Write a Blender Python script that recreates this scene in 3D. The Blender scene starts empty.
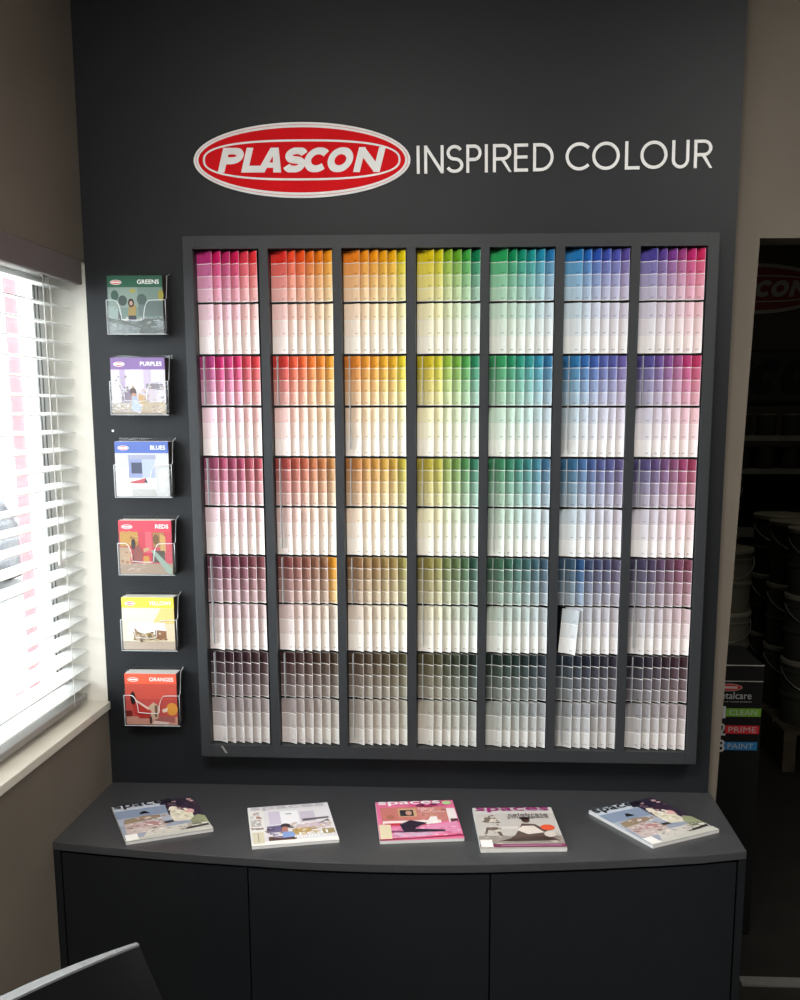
import bpy, math, random
from mathutils import Vector, Matrix
random.seed(7)
C = bpy.context.scene.collection
S = bpy.context.scene

# ------------------------------------------------------------------ helpers
def lin(c):
    c = c / 255.0
    return c / 12.92 if c <= 0.04045 else ((c + 0.055) / 1.055) ** 2.4
def rgb(r, g, b): return (lin(r), lin(g), lin(b), 1.0)
def mix(a, b, t): return tuple(a[i] + (b[i] - a[i]) * t for i in range(3))

def pmat(name, col, rough=0.5, spec=0.5, metal=0.0, noise=0.0, scale=30, bump=0.0, bscale=200, attr=False, coat=0.0):
    m = bpy.data.materials.new(name); m.use_nodes = True
    nt = m.node_tree; b = nt.nodes['Principled BSDF']
    b.inputs['Base Color'].default_value = col
    b.inputs['Roughness'].default_value = rough
    b.inputs['Specular IOR Level'].default_value = spec
    b.inputs['Metallic'].default_value = metal
    b.inputs['Coat Weight'].default_value = coat
    tc = nt.nodes.new('ShaderNodeTexCoord')
    if attr:
        a = nt.nodes.new('ShaderNodeAttribute'); a.attribute_name = 'Col'
        nt.links.new(a.outputs['Color'], b.inputs['Base Color'])
    elif noise:
        n = nt.nodes.new('ShaderNodeTexNoise'); n.inputs['Scale'].default_value = scale; n.inputs['Detail'].default_value = 4
        r = nt.nodes.new('ShaderNodeValToRGB')
        lo = tuple(c * (1 - noise) for c in col[:3]) + (1,); hi = tuple(min(1, c * (1 + noise)) for c in col[:3]) + (1,)
        r.color_ramp.elements[0].position = .3; r.color_ramp.elements[1].position = .7
        r.color_ramp.elements[0].color = lo; r.color_ramp.elements[1].color = hi
        nt.links.new(tc.outputs['Object'], n.inputs['Vector']); nt.links.new(n.outputs['Fac'], r.inputs['Fac'])
        nt.links.new(r.outputs['Color'], b.inputs['Base Color'])
    if bump:
        n2 = nt.nodes.new('ShaderNodeTexNoise'); n2.inputs['Scale'].default_value = bscale; n2.inputs['Detail'].default_value = 3
        bp = nt.nodes.new('ShaderNodeBump'); bp.inputs['Strength'].default_value = bump; bp.inputs['Distance'].default_value = .002
        nt.links.new(tc.outputs['Object'], n2.inputs['Vector']); nt.links.new(n2.outputs['Fac'], bp.inputs['Height'])
        nt.links.new(bp.outputs['Normal'], b.inputs['Normal'])
    return m

def clear_mat(name, fac_gloss=0.12, tint=(1, 1, 1, 1), rough=0.05):
    m = bpy.data.materials.new(name); m.use_nodes = True; nt = m.node_tree
    nt.nodes.remove(nt.nodes['Principled BSDF']); out = nt.nodes['Material Output']
    t = nt.nodes.new('ShaderNodeBsdfTransparent'); t.inputs['Color'].default_value = tint
    g = nt.nodes.new('ShaderNodeBsdfGlossy'); g.inputs['Roughness'].default_value = rough
    f = nt.nodes.new('ShaderNodeLayerWeight'); f.inputs['Blend'].default_value = .5
    pw = nt.nodes.new('ShaderNodeMath'); pw.operation = 'POWER'; pw.inputs[1].default_value = 5.0
    mm = nt.nodes.new('ShaderNodeMath'); mm.operation = 'MULTIPLY_ADD'; mm.inputs[1].default_value = .85; mm.inputs[2].default_value = fac_gloss
    mm.use_clamp = True
    mx = nt.nodes.new('ShaderNodeMixShader')
    nt.links.new(f.outputs['Facing'], pw.inputs[0]); nt.links.new(pw.outputs[0], mm.inputs[0]); nt.links.new(mm.outputs[0], mx.inputs[0])
    nt.links.new(t.outputs[0], mx.inputs[1]); nt.links.new(g.outputs[0], mx.inputs[2])
    nt.links.new(mx.outputs[0], out.inputs['Surface'])
    return m

def trans_mat(name, col, f):
    m = bpy.data.materials.new(name); m.use_nodes = True; nt = m.node_tree
    b = nt.nodes['Principled BSDF']; b.inputs['Base Color'].default_value = col; b.inputs['Roughness'].default_value = .45
    t = nt.nodes.new('ShaderNodeBsdfTranslucent'); t.inputs['Color'].default_value = col
    mx = nt.nodes.new('ShaderNodeMixShader'); mx.inputs[0].default_value = f
    nt.links.new(b.outputs[0], mx.inputs[1]); nt.links.new(t.outputs[0], mx.inputs[2])
    nt.links.new(mx.outputs[0], nt.nodes['Material Output'].inputs['Surface'])
    return m

class MB:
    """collects faces, then links them as one mesh object"""
    def __init__(s): s.v = []; s.f = []; s.c = []
    def add(s, vs, fs, col=None):
        o = len(s.v); s.v += [tuple(v) for v in vs]
        for f in fs: s.f.append([o + i for i in f]); s.c.append(col)
    def quad(s, a, b, c, d, col=None): s.add([a, b, c, d], [(0, 1, 2, 3)], col)
    def ngon(s, pts, col=None): s.add(pts, [tuple(range(len(pts)))], col)
    def box(s, x0, x1, y0, y1, z0, z1, col=None):
        v = [(x0, y0, z0), (x1, y0, z0), (x1, y1, z0), (x0, y1, z0), (x0, y0, z1), (x1, y0, z1), (x1, y1, z1), (x0, y1, z1)]
        s.add(v, [(0, 3, 2, 1), (4, 5, 6, 7), (0, 1, 5, 4), (1, 2, 6, 5), (2, 3, 7, 6), (3, 0, 4, 7)], col)
    def prism(s, bot, top, col=None):
        n = len(bot); s.add(list(bot) + list(top), [tuple(range(n - 1, -1, -1)), tuple(range(n, 2 * n))] + [(i, (i + 1) % n, n + (i + 1) % n, n + i) for i in range(n)], col)
    def lathe(s, prof, cx=0, cy=0, n=32, col=None, cap=True):
        vs = []
        for r, z in prof:
            for k in range(n):
                a = 2 * math.pi * k / n; vs.append((cx + r * math.cos(a), cy + r * math.sin(a), z))
        fs = []
        for i in range(len(prof) - 1):
            for k in range(n): fs.append((i * n + k, i * n + (k + 1) % n, (i + 1) * n + (k + 1) % n, (i + 1) * n + k))
        if cap:
            fs.append(tuple(range(n - 1, -1, -1))); m = (len(prof) - 1) * n; fs.append(tuple(m + k for k in range(n)))
        s.add(vs, fs, col)
    def tube(s, pts, r, n=8, col=None):
        pts = [Vector(p) for p in pts]; rings = []
        for i, p in enumerate(pts):
            d = (pts[min(i + 1, len(pts) - 1)] - pts[max(i - 1, 0)]).normalized()
            a = Vector((0, 0, 1)) if abs(d.z) < .9 else Vector((1, 0, 0))
            u = d.cross(a).normalized(); w = d.cross(u)
            rings.append([p + u * r * math.cos(2 * math.pi * k / n) + w * r * math.sin(2 * math.pi * k / n) for k in range(n)])
        vs = [q for R in rings for q in R]; fs = []
        for i in range(len(pts) - 1):
            for k in range(n): fs.append((i * n + k, i * n + (k + 1) % n, (i + 1) * n + (k + 1) % n, (i + 1) * n + k))
        fs.append(tuple(range(n - 1, -1, -1))); m = (len(pts) - 1) * n; fs.append(tuple(m + k for k in range(n)))
        s.add(vs, fs, col)
    def build(s, name, m, parent=None, loc=(0, 0, 0), rot=(0, 0, 0), smooth=False, bevel=0.0):
        me = bpy.data.meshes.new(name); me.from_pydata(s.v, [], s.f); me.update()
        if any(c is not None for c in s.c):
            at = me.color_attributes.new('Col', 'FLOAT_COLOR', 'CORNER')
            for p in me.polygons:
                c = s.c[p.index] or (1, 1, 1)
                for li in p.loop_indices: at.data[li].color = (c[0], c[1], c[2], 1)
        me.materials.append(m)
        if smooth:
            for p in me.polygons: p.use_smooth = True
            me.set_sharp_from_angle(angle=math.radians(40))
        o = bpy.data.objects.new(name, me); C.objects.link(o); o.location = loc; o.rotation_euler = rot
        if parent: o.parent = parent
        if bevel:
            b = o.modifiers.new('Bevel', 'BEVEL'); b.width = bevel; b.segments = 2; b.limit_method = 'ANGLE'
        return o

def tag(o, label, cat, group=None, kind=None):
    o['label'] = label; o['category'] = cat
    if group: o['group'] = group
    if kind: o['kind'] = kind
    return o
def thing(name, label, cat, loc=(0, 0, 0), rot=(0, 0, 0), group=None):
    o = bpy.data.objects.new(name, None); C.objects.link(o); o.location = loc; o.rotation_euler = rot
    o.empty_display_size = .05
    return tag(o, label, cat, group)
def struct(o, label=None, cat=None):
    o['kind'] = 'structure'
    if label: o['label'] = label
    if cat: o['category'] = cat
    return o
def dup(root, loc, label=None, rot=None):
    r = root.copy(); C.objects.link(r); r.location = loc
    if rot is not None: r.rotation_euler = rot
    if label: r['label'] = label
    for ch in list(root.children):
        c = ch.copy(); C.objects.link(c); c.parent = r
        for g in list(ch.children):
            d = g.copy(); C.objects.link(d); d.parent = c
    return r

# flat lettering from the built-in font, as mesh data in a (u, v) plane
def text_faces(txt, size=1.0, bold=0.0, shear=0.0, spacing=1.0):
    cu = bpy.data.curves.new('lettering', 'FONT'); cu.body = txt; cu.size = size; cu.offset = bold; cu.shear = shear
    cu.space_character = spacing; cu.resolution_u = 3
    o = bpy.data.objects.new('lettering', cu); C.objects.link(o)
    dg = bpy.context.evaluated_depsgraph_get(); me = bpy.data.meshes.new_from_object(o.evaluated_get(dg))
    vs = [tuple(v.co) for v in me.vertices]; fs = [tuple(p.vertices) for p in me.polygons]
    bpy.data.objects.remove(o); bpy.data.curves.remove(cu); bpy.data.meshes.remove(me)
    return vs, fs
def put_text(mb, txt, o, u, v, u0, v0, w, h, off=(0, 0, 0), bold=0.0, shear=0.0, col=None):
    """fit text into the box u0..u0+w, v0..v0+h of the plane o + a*u + b*v"""
    vs, fs = text_faces(txt, 1.0, bold, shear)
    if not vs: return
    a0 = min(p[0] for p in vs); a1 = max(p[0] for p in vs); b0 = min(p[1] for p in vs); b1 = max(p[1] for p in vs)
    o = Vector(o) + Vector(off); u = Vector(u); v = Vector(v)
    mb.add([o + u * (u0 + (p[0] - a0) / (a1 - a0) * w) + v * (v0 + (p[1] - b0) / (b1 - b0) * h) for p in vs], fs, col)

# stroke lettering: polylines thickened with mitred joints
def ribbon(pts, hw, closed=False):
    P = [Vector((p[0], p[1])) for p in pts]; n = len(P); L = []; R = []
    for i in range(n):
        if closed: a, b = P[i - 1], P[(i + 1) % n]
        else: a, b = P[max(i - 1, 0)], P[min(i + 1, n - 1)]
        d1 = (P[i] - a); d2 = (b - P[i])
        if d1.length < 1e-6: d1 = d2
        if d2.length < 1e-6: d2 = d1
        d1 = d1.normalized(); d2 = d2.normalized()
        n1 = Vector((-d1.y, d1.x)); n2 = Vector((-d2.y, d2.x)); m = (n1 + n2)
        m = m.normalized() if m.length > 1e-3 else n1
        k = hw / max(.35, m.dot(n1)); L.append(P[i] + m * k); R.append(P[i] - m * k)
    segs = []
    for i in range(n if closed else n - 1):
        j = (i + 1) % n; segs.append([R[i], R[j], L[j], L[i]])
    return segs
def arc(cx, cy, rx, ry, a0, a1, n=24):
    return [(cx + rx * math.cos(math.radians(a0 + (a1 - a0) * i / n)), cy + ry * math.sin(math.radians(a0 + (a1 - a0) * i / n))) for i in range(n + 1)]
def ell(cx, cy, rx, ry, n=28): return arc(cx, cy, rx, ry, 0, 360 * (n - 1) / n, n - 1)

def put_strokes(mb, strokes, hw, place, depth, col=None):
    """place(u, v, d) -> 3-D point; every stroke becomes a solid raised ribbon"""
    k = 0
    for pts, closed in strokes:
        for q in ([[Vector(p) for p in pts]] if closed == 'poly' else ribbon(pts, hw, closed)):
            k += 1
            mb.prism([place(p.x, p.y, 0) for p in q], [place(p.x, p.y, depth + .00003 * k) for p in q], col)

def thin_glyph(ch, w, t):
    """geometric light capitals, cap height 1, width w, stroke t"""
    h = t / 2; x0 = h; x1 = w - h; T = 1 - h; B = h
    if ch == 'I': return [([(w / 2, 0), (w / 2, 1)], False)]
    if ch == 'N': return [([(x0, 0), (x0, 1)], False), ([(x0, 1 - h * .6), (x1, h * .6)], False), ([(x1, 0), (x1, 1)], False)]
    if ch == 'L': return [([(x0, 1), (x0, B), (w, B)], False)]
    if ch == 'E': return [([(w, T), (x0, T), (x0, B), (w, B)], False), ([(x0, .52), (w * .96, .52)], False)]
    if ch == 'U': return [([(x0, 1)] + arc((x0 + x1) / 2, (x1 - x0) / 2 + B, (x1 - x0) / 2, (x1 - x0) / 2, 180, 360) + [(x1, 1)], False)]
    if ch == 'D': return [([(x0, B), (x0, T)] + arc(w * .36, .5, x1 - w * .36, .5 - h, 90, -90), True)]
    if ch in 'PR':
        cx = w * .52; r = (T - .47) / 2
        s = [([(x0, 0), (x0, T)] + arc(cx, .47 + r, x1 - cx, r, 90, -90) + [(x0, .47)], False)]
        if ch == 'R': s.append(([(w * .5, .47), (x1 + .02, -.06)], False))
        return s
    if ch == 'O': return [(arc(w / 2, .5, w / 2 - h, .5 - h, 0, 360 - 9, 39), True)]
    if ch == 'C': return [(arc(w * .55, .5, w * .55 - h, .5 - h, 42, 318, 30), False)]
    if ch == 'S':
        rx = w / 2 - h; ry = (1 - t) / 4
        return [(arc(w / 2, .5 + ry, rx * .9, ry, 25, 270, 18) + arc(w / 2, .5 - ry, rx, ry, 90, -158, 18)[1:], False)]
    return []
def fat_glyph(ch, w, t):
    """heavy capitals for the emblem, cap height 1"""
    h = t / 2; x0 = h; x1 = w - h
    if ch == 'P': return [([(x0, 0), (x0, 1)], False), ([(x0, 1 - h * .8), (w * .5, 1 - h * .8)] + arc(w * .5, .68, x1 - w * .5, .32 - h * .8, 90, -90, 12) + [(x0, .36 + h * .8)], False)]
    if ch == 'L': return [([(x0, 1), (x0, h * .9), (w, h * .9)], False)]
    if ch == 'A': return [([(0, 0), (.34, 0), (.62, 1), (.36, 1)], 'poly'), ([(w - .34, 0), (w, 0), (w - .36, 1), (w - .62, 1)], 'poly'), ([(.26, .19), (w - .26, .19), (w - .34, .40), (.34, .40)], 'poly')]
    if ch == 'S':
        rx = w / 2 - h * .8; ry = (1 - t * .8) / 4
        return [(arc(w / 2, .5 + ry, rx, ry, 15, 270, 16) + arc(w / 2, .5 - ry, rx, ry, 90, -165, 16)[1:], False)]
    if ch == 'C': return [(arc(w * .53, .5, w * .53 - h, .5 - h * .9, 42, 318, 24), False)]
    if ch == 'O': return [(arc(w / 2, .5, w / 2 - h, .5 - h * .9, 0, 348, 29), True)]
    if ch == 'N': return [([(x0, 0), (x0, 1)], False), ([(x0, 1 - h * .6), (x1, h * .6)], False), ([(x1, 0), (x1, 1)], False)]
    return []

# ------------------------------------------------------------------ materials
M = {}
M['panel'] = pmat('charcoal_paint', (.0112, .0127, .0150, 1), .47, .27, noise=.05, scale=8, bump=.04, bscale=350)
M['rack'] = pmat('rack_lacquer', (.026, .028, .0305, 1), .45, .32, noise=.04, scale=20)
M['rack_back'] = pmat('rack_inside', (.012, .012, .013, 1), .7, .2)
M['counter'] = pmat('counter_laminate', (.044, .045, .048, 1), .33, .5, noise=.05, scale=40)
M['door'] = pmat('cabinet_door_laminate', (.0078, .0092, .011, 1), .40, .4, noise=.05, scale=25)
M['wall'] = pmat('greige_wall_paint', (.142, .122, .098, 1), .85, .2, noise=.06, scale=5, bump=.06, bscale=150)
M['reveal'] = pmat('cream_reveal_paint', (.74, .71, .64, 1), .7, .3, noise=.04, scale=8)
M['sill'] = pmat('sill_paint', (.62, .58, .50, 1), .4, .4, noise=.06, scale=12)
M['ceil'] = pmat('ceiling_paint', (.7, .69, .66, 1), .9, .1, noise=.03, scale=4)
M['floor'] = pmat('dark_floor_tile', (.035, .033, .031, 1), .5, .3, noise=.2, scale=6)
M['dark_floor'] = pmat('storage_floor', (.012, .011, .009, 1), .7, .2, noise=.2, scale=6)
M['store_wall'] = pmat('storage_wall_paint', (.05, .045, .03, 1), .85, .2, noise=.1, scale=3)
M['white_sign'] = pmat('white_vinyl', (.92, .915, .90, 1), .6, .15, noise=.02, scale=30)
M['red_sign'] = pmat('red_vinyl', rgb(222, 20, 28), .65, .1, noise=.03, scale=10)
M['print'] = pmat('printed_paper', (1, 1, 1, 1), .55, .18, attr=True)
M['gloss_print'] = pmat('glossy_print', (1, 1, 1, 1), .28, .35, attr=True)
M['paper'] = pmat('white_paper', (.62, .61, .59, 1), .7, .2, noise=.05, scale=300)
M['darkpaper'] = pmat('dark_leaflet_edge', (.05, .035, .035, 1), .6, .3, noise=.3, scale=120)
M['clear'] = clear_mat('clear_acrylic', .015)
M['clear_edge'] = pmat('acrylic_edge', (.75, .77, .78, 1), .15, .8)
M['fin'] = trans_mat('glint_plastic', (.62, .64, .65, 1), .5)  # clear acrylic made whitish: its window glint is put into the colour
M['glass'] = clear_mat('window_glass', .0, (.97, .98, .98, 1), .01)
M['slat'] = trans_mat('white_slat_vinyl', (.86, .86, .84, 1), .38)
M['valance'] = pmat('valance_vinyl', (.135, .115, .115, 1), .5, .4, noise=.05, scale=15)
M['rail'] = pmat('grey_rail', (.26, .25, .23, 1), .5, .4)
M['cord'] = pmat('cord', (.55, .53, .5, 1), .8, .1)
M['upvc'] = pmat('white_window_frame', (.8, .8, .79, 1), .4, .4)
M['gasket'] = pmat('grey_gasket', (.17, .17, .17, 1), .6, .3)
M['ground'] = pmat('pale_paving', (.62, .6, .57, 1), .9, .1, noise=.1, scale=1.2)
M['redpost'] = pmat('red_painted_post', (.56, .105, .115, 1), .6, .3, noise=.04, scale=2)
M['carpaint'] = pmat('car_paint', (.045, .047, .052, 1), .3, .5, coat=.6)
M['carglass'] = pmat('car_glass', (.02, .02, .025, 1), .1, .6)
M['rubber'] = pmat('tyre_rubber', (.02, .02, .02, 1), .8, .2)
M['steel'] = pmat('brushed_metal', (.45, .44, .41, 1), .35, .5, metal=.8, noise=.08, scale=40)
M['chair'] = pmat('black_chair_shell', (.004, .0042, .005, 1), .45, .25)
M['chair_rim'] = pmat('chair_rim_highlight', (.16, .165, .17, 1), .25, .6)  # paler than the black shell: the rim's highlight is painted in
M['black'] = pmat('black_board', (.005, .005, .005, 1), .6, .15)
M['drum'] = pmat('drum_plastic', (.035, .035, .028, 1), .5, .3, noise=.15, scale=9)
M['drum_lid'] = pmat('drum_lid_plastic', (.17, .16, .115, 1), .5, .4)
M['pail'] = pmat('pale_pail_plastic', (.13, .12, .085, 1), .5, .4, noise=.1, scale=9)
M['can'] = pmat('paint_can_tin', (.16, .155, .13, 1), .5, .4, noise=.2, scale=9)
M['wood'] = pmat('pallet_timber', (.05, .04, .025, 1), .8, .2, noise=.3, scale=12)
M['banner'] = pmat('dark_banner', (.035, .035, .03, 1), .7, .2)
M['banner_text'] = pmat('banner_lettering', (.012, .012, .012, 1), .7, .2)
M['sign_dim'] = pmat('white_vinyl_shaded', (.30, .29, .26, 1), .6, .3)  # white sign vinyl darkened: the storage room's dimness is in the colour
M['sign_red_dim'] = pmat('red_vinyl_shaded', (.16, .012, .010, 1), .6, .3)  # red sign vinyl darkened likewise, shade put into the colour

# ------------------------------------------------------------------ room shell
XL = -.268        # face of the window wall
SILL, HEAD = .943, 2.087
def wall_box(name, boxes, m, label, cat='wall'):
    mb = MB()
    for b in boxes: mb.box(*b)
    return struct(mb.build(name, m), label, cat)

fl = MB(); fl.box(-.5, 3.45, -5.0, .16, -.1, 0)
struct(fl.build('floor', M['floor']), 'dark floor of the shop', 'floor')
fl = MB(); fl.box(.9, 3.45, .16, 4.3, -.1, 0)
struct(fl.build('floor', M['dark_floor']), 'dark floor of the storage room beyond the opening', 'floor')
ce = MB(); ce.box(-.5, 3.45, -5.0, 4.3, 2.95, 3.05)
struct(ce.build('ceiling', M['ceil']), 'pale ceiling over the shop', 'ceiling')
# window wall with an opening (Y -2.0 .. 0.006), 22 cm thick
T0 = XL - .152
wall_box('wall_left', [(T0, XL, -5.0, -2.0, 0, 2.95), (T0, XL, -2.0, .16, 0, SILL - .022), (T0, XL, -2.0, .16, HEAD, 2.95)], M['wall'], 'brownish grey wall around the window')
mb = MB(); mb.box(T0, XL - .0005, .006, .16, SILL - .022, HEAD)
struct(mb.build('trim_1', M['reveal']), 'cream side reveal of the window beside the charcoal panel', 'window reveal')
# back wall: greige, with a slightly slanting edge at the opening to the storage room
def back_wall():
    y0, y1 = .03, .15
    mb = MB()
    out = [(XL, 0), (1.357, 0), (1.4155, 2.136), (2.45, 2.136), (2.45, 0), (3.45, 0), (3.45, 2.95), (XL, 2.95)]
    polys = [[(XL, 0), (1.357, 0), (1.4155, 2.136), (1.4155, 2.95), (XL, 2.95)], [(1.4155, 2.136), (2.45, 2.136), (2.45, 2.95), (1.4155, 2.95)], [(2.45, 0), (3.45, 0), (3.45, 2.95), (2.45, 2.95)]]
    for p in polys: mb.prism([(x, y0, z) for x, z in p], [(x, y1, z) for x, z in p])
    return mb.build('wall_back', M['wall'])
struct(back_wall(), 'greige wall strip between charcoal panel and dark opening', 'wall')
wall_box('wall_right', [(3.4, 3.5, -5.0, .03, 0, 2.95)], M['wall'], 'far side wall of the shop')
wall_box('wall_front', [(-.5, 3.5, -5.1, -5.0, 0, 2.95)], M['wall'], 'wall behind the viewer')
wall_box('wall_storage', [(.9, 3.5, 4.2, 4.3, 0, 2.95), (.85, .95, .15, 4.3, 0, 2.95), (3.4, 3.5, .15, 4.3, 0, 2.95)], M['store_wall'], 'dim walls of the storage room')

# charcoal feature panel, slightly wider at the top
pb = MB()
pts = [(-.2678, 0.0), (1.3462, 0.0), (1.3515, 2.94), (-.2678, 2.94)]
pb.prism([(x, 0, z) for x, z in pts][::-1], [(x, .03, z) for x, z in pts][::-1])
struct(pb.build('wall_panel', M['panel']), 'tall charcoal feature panel behind the colour display', 'wall panel')

# sill
mb = MB(); mb.box(T0, XL + .006, -2.0, .004, SILL - .022, SILL)
struct(mb.build('trim_2', M['sill'], bevel=.002), 'cream painted window sill with a worn front edge', 'window sill')

# window frame and panes
wf = MB()
FX0, FX1 = -.413, -.374
wf.box(FX0, FX1, -.080, .0055, SILL, HEAD); wf.box(FX0, FX1, -2.0, -1.94, SILL, HEAD)
wf.box(FX0, FX1, -1.94, -.080, SILL, SILL + .055); wf.box(FX0, FX1, -1.94, -.080, HEAD - .055, HEAD)
wf.box(FX0, FX1, -1.03, -.97, SILL + .055, HEAD - .055)
win = struct(wf.build('window_1', M['upvc']), 'bright window behind white blind slats', 'window')
gk = MB()
for y in (-.046, -.068): gk.box(FX1 - .002, FX1 + .0015, y - .0022, y + .0022, SILL + .06, HEAD - .06)
gk.build('window_gasket', M['gasket'], win)
gl = MB(); gl.box(-.398, -.392, -1.94, -1.03, SILL + .05, HEAD - .05); gl.box(-.398, -.392, -.97, -.080, SILL + .05, HEAD - .05)
gl.build('window_pane', M['glass'], win)

# ------------------------------------------------------------------ outside
g = MB(); g.box(-30, T0 - .01, -20, 40, .1, .2)
struct(g.build('ground', M['ground']), 'sunlit pale paving outside the window', 'ground')
px = MB(); px.box(-1.60, -1.48, 2.50, 2.92, .2, 3.6); px.box(-1.66, -1.42, 2.44, 2.98, .2, .3)
tag(px.build('red_post', M['redpost'], bevel=.01), 'red painted post standing outside behind the blind', 'post')

def make_car():
    r = thing('parked_car', 'grey parked car partly seen outside through the blind', 'car', (-4.85, 5.75, .2), (0, 0, math.radians(4)))
    prof = [(-2.05, .32), (-2.1, .62), (-1.95, .86), (-1.25, .95), (-.75, 1.38), (.55, 1.42), (1.2, .98), (1.95, .86), (2.1, .6), (2.05, .32)]
    b = MB(); b.prism([(x, -.82, z) for x, z in prof][::-1], [(x, .82, z) for x, z in prof][::-1])
    b.build('car_body', M['carpaint'], r, bevel=.04)
    for s in (-1, 1):
        w = MB(); q = [(-1.12, .97), (-.70, 1.33), (.50, 1.36), (1.04, .99)]
        w.prism([(x, s * .825, z) for x, z in q], [(x, s * .835, z) for x, z in q]); w.build('side_window', M['carglass'], r)
        for x in (-1.32, 1.32):
            t = MB(); t.lathe([(.20, -.1), (.31, -.1), (.325, -.06), (.325, .06), (.31, .1), (.20, .1)], n=28)
            wh = t.build('wheel', M['rubber'], r, (x, s * .76, .325), (math.pi / 2, 0, 0), smooth=True)
            h = MB(); h.lathe([(.06, -.106), (.2, -.09), (.2, .09), (.06, .106)], n=24); h.build('hub_cap', M['steel'], wh, smooth=True)
    for x, nm in ((-1, 'rear'), (1, 'front')):
        w = MB()
        a, b_ = ((-1.22, .965), (-.78, 1.36)) if x < 0 else ((1.17, 1.0), (.58, 1.405))
        w.quad((a[0] + .02 * x, -.7, a[1] + .012), (a[0] + .02 * x, .7, a[1] + .012), (b_[0] + .02 * x, .66, b_[1] + .012), (b_[0] + .02 * x, -.66, b_[1] + .012))
        w.build('windscreen', M['carglass'], r)
        l = MB()
        for s in (-1, 1): l.box(x * 2.03 - .05, x * 2.03 + .05, s * .6 - .14, s * .6 + .14, .64, .78)
        l.build('car_light', M['steel'], r, bevel=.01)
make_car()

# ------------------------------------------------------------------ venetian blind
bl = thing('venetian_blind', 'white horizontal slat blind under a dark valance in the window', 'blind', (-.335, -1.0, 2.05))
def bpart(mb, name, m, **k): return mb.build(name, m, bl, (0.335, 1.0, -2.05), **k)
v = MB(); v.box(XL - .012, XL + .004, -1.97, -.030, 2.026, 2.086); bpart(v, 'valance', M['valance'], bevel=.003)
v = MB(); v.box(XL - .10, XL - .016, -1.95, -.035, 2.045, 2.085); bpart(v, 'headrail', M['rail'])
n_slat = 24; z_top, z_bot = 2.018, .998
sm = None
for k in range(n_slat):
    z = z_top + (z_bot - z_top) * k / (n_slat - 1)
    if sm is None:
        s = MB(); n = 6; prof = []
        for i in range(n + 1):
            t = -1 + 2 * i / n; prof.append((t * .0255, .0035 * (1 - t * t)))
        y0, y1 = -.955, .992
        top = [(x, h + .0012) for x, h in prof]; bot = [(x, h - .0012) for x, h in prof]
        ring = top + bot[::-1]
        s.prism([(x, y0, h) for x, h in ring], [(x, y1, h) for x, h in ring])
        sm = s.build('slat', M['slat'], bl, smooth=True); o = sm
    else:
        o = sm.copy(); C.objects.link(o); o.parent = bl
    o.location = (0.0, 0, z - 2.05); o.rotation_euler = (0, math.radians(6 + random.uniform(-1.5, 1.5)), math.radians(random.uniform(-.12, .12)))
b = MB(); b.box(-.362, -.308, -1.955, -.038, .958, .976); bpart(b, 'bottom_rail', M['rail'], bevel=.003)
for y in (-.13, -.74, -1.30, -1.87):
    for dx in (-.0275, .0275):
        c = MB(); c.tube([(-.335 + dx, y, 2.045), (-.335 + dx, y, .965)], .0010, 6); bpart(c, 'ladder_cord', M['cord'])
c = MB(); c.tube([(-.300, -.19, 2.04), (-.299, -.19, 1.55), (-.299, -.19, 1.38)], .0013, 6)
c.lathe([(.003, 1.34), (.006, 1.345), (.005, 1.37), (.002, 1.382)], -.299, -.19, 10); bpart(c, 'pull_cord', M['cord'])

# ------------------------------------------------------------------ wall signs
ZB = .12
def emblem(name, label, cx, cy, cz, sc, m_w, m_r, tilt=0.0, group=None):
    """oval sign: white rim, red field, inner ring and heavy slanted capitals"""
    r = thing(name, label, 'sign', (cx, cy, cz), (0, tilt, 0))
    A, B = .2675 * sc, .0880 * sc
    def slab(pts, d0, d1, nm, m):
        mb = MB(); mb.prism([(x, -d0, z) for x, z in pts], [(x, -d1, z) for x, z in pts]); return mb.build(nm, m, r)
    slab(ell(0, 0, A, B, 72), 0, .004, 'oval_back', m_w)
    slab(ell(0, 0, A - .0055 * sc, B - .0055 * sc, 72), .004, .0045, 'pinstripe', m_r)
    slab(ell(0, 0, A - .0064 * sc, B - .0064 * sc, 72), .0045, .005, 'white_rim', m_w)
    slab(ell(0, 0, A - .0125 * sc, B - .0125 * sc, 72), .005, .0056, 'red_field', m_r)
    a, b_ = .2435 * sc, .0475 * sc
    def sup(a, b, n=72, e=2.55):
        o = []
        for k in range(n):
            t = 2 * math.pi * k / n; c, s_ = math.cos(t), math.sin(t)
            o.append((a * math.copysign(abs(c) ** (2 / e), c), b * math.copysign(abs(s_) ** (2 / e), s_)))
        return o
    ring = MB()
    P0 = sup(a, b_); P1 = sup(a - .0048 * sc, b_ - .0048 * sc); n = len(P0)
    for k in range(n):
        j = (k + 1) % n
        q = [P0[k], P0[j], P1[j], P1[k]]
        ring.prism([(x, -.0056, z) for x, z in q], [(x, -.0066, z) for x, z in q])
    ring.build('inner_ring', m_w, r)
    H = .0575 * sc; sh = .27
    xs = [(-.208, .97), (-.150, .84), (-.111, 1.06), (-.048, .90), (.000, 1.06), (.0575, 1.08), (.1266, 1.15)]
    for (x0, w), ch in zip(xs, 'PLASCON'):
        mb = MB()
        def place(u, v, d, x0=x0):
            v = min(1, max(0, v)); return (x0 * sc + (u + v * sh) * H, -.0056 - d, (v - .5) * H)
        put_strokes(mb, fat_glyph(ch, w, .30), .142, place, .0014)
        mb.build('letter', m_w, r)
    return r
emblem('oval_sign', 'red oval sign with white slanted capitals above the paint strip rack', .2885, 0, 2.3215, 1.0, M['white_sign'], M['red_sign'], math.radians(.3))

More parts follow.
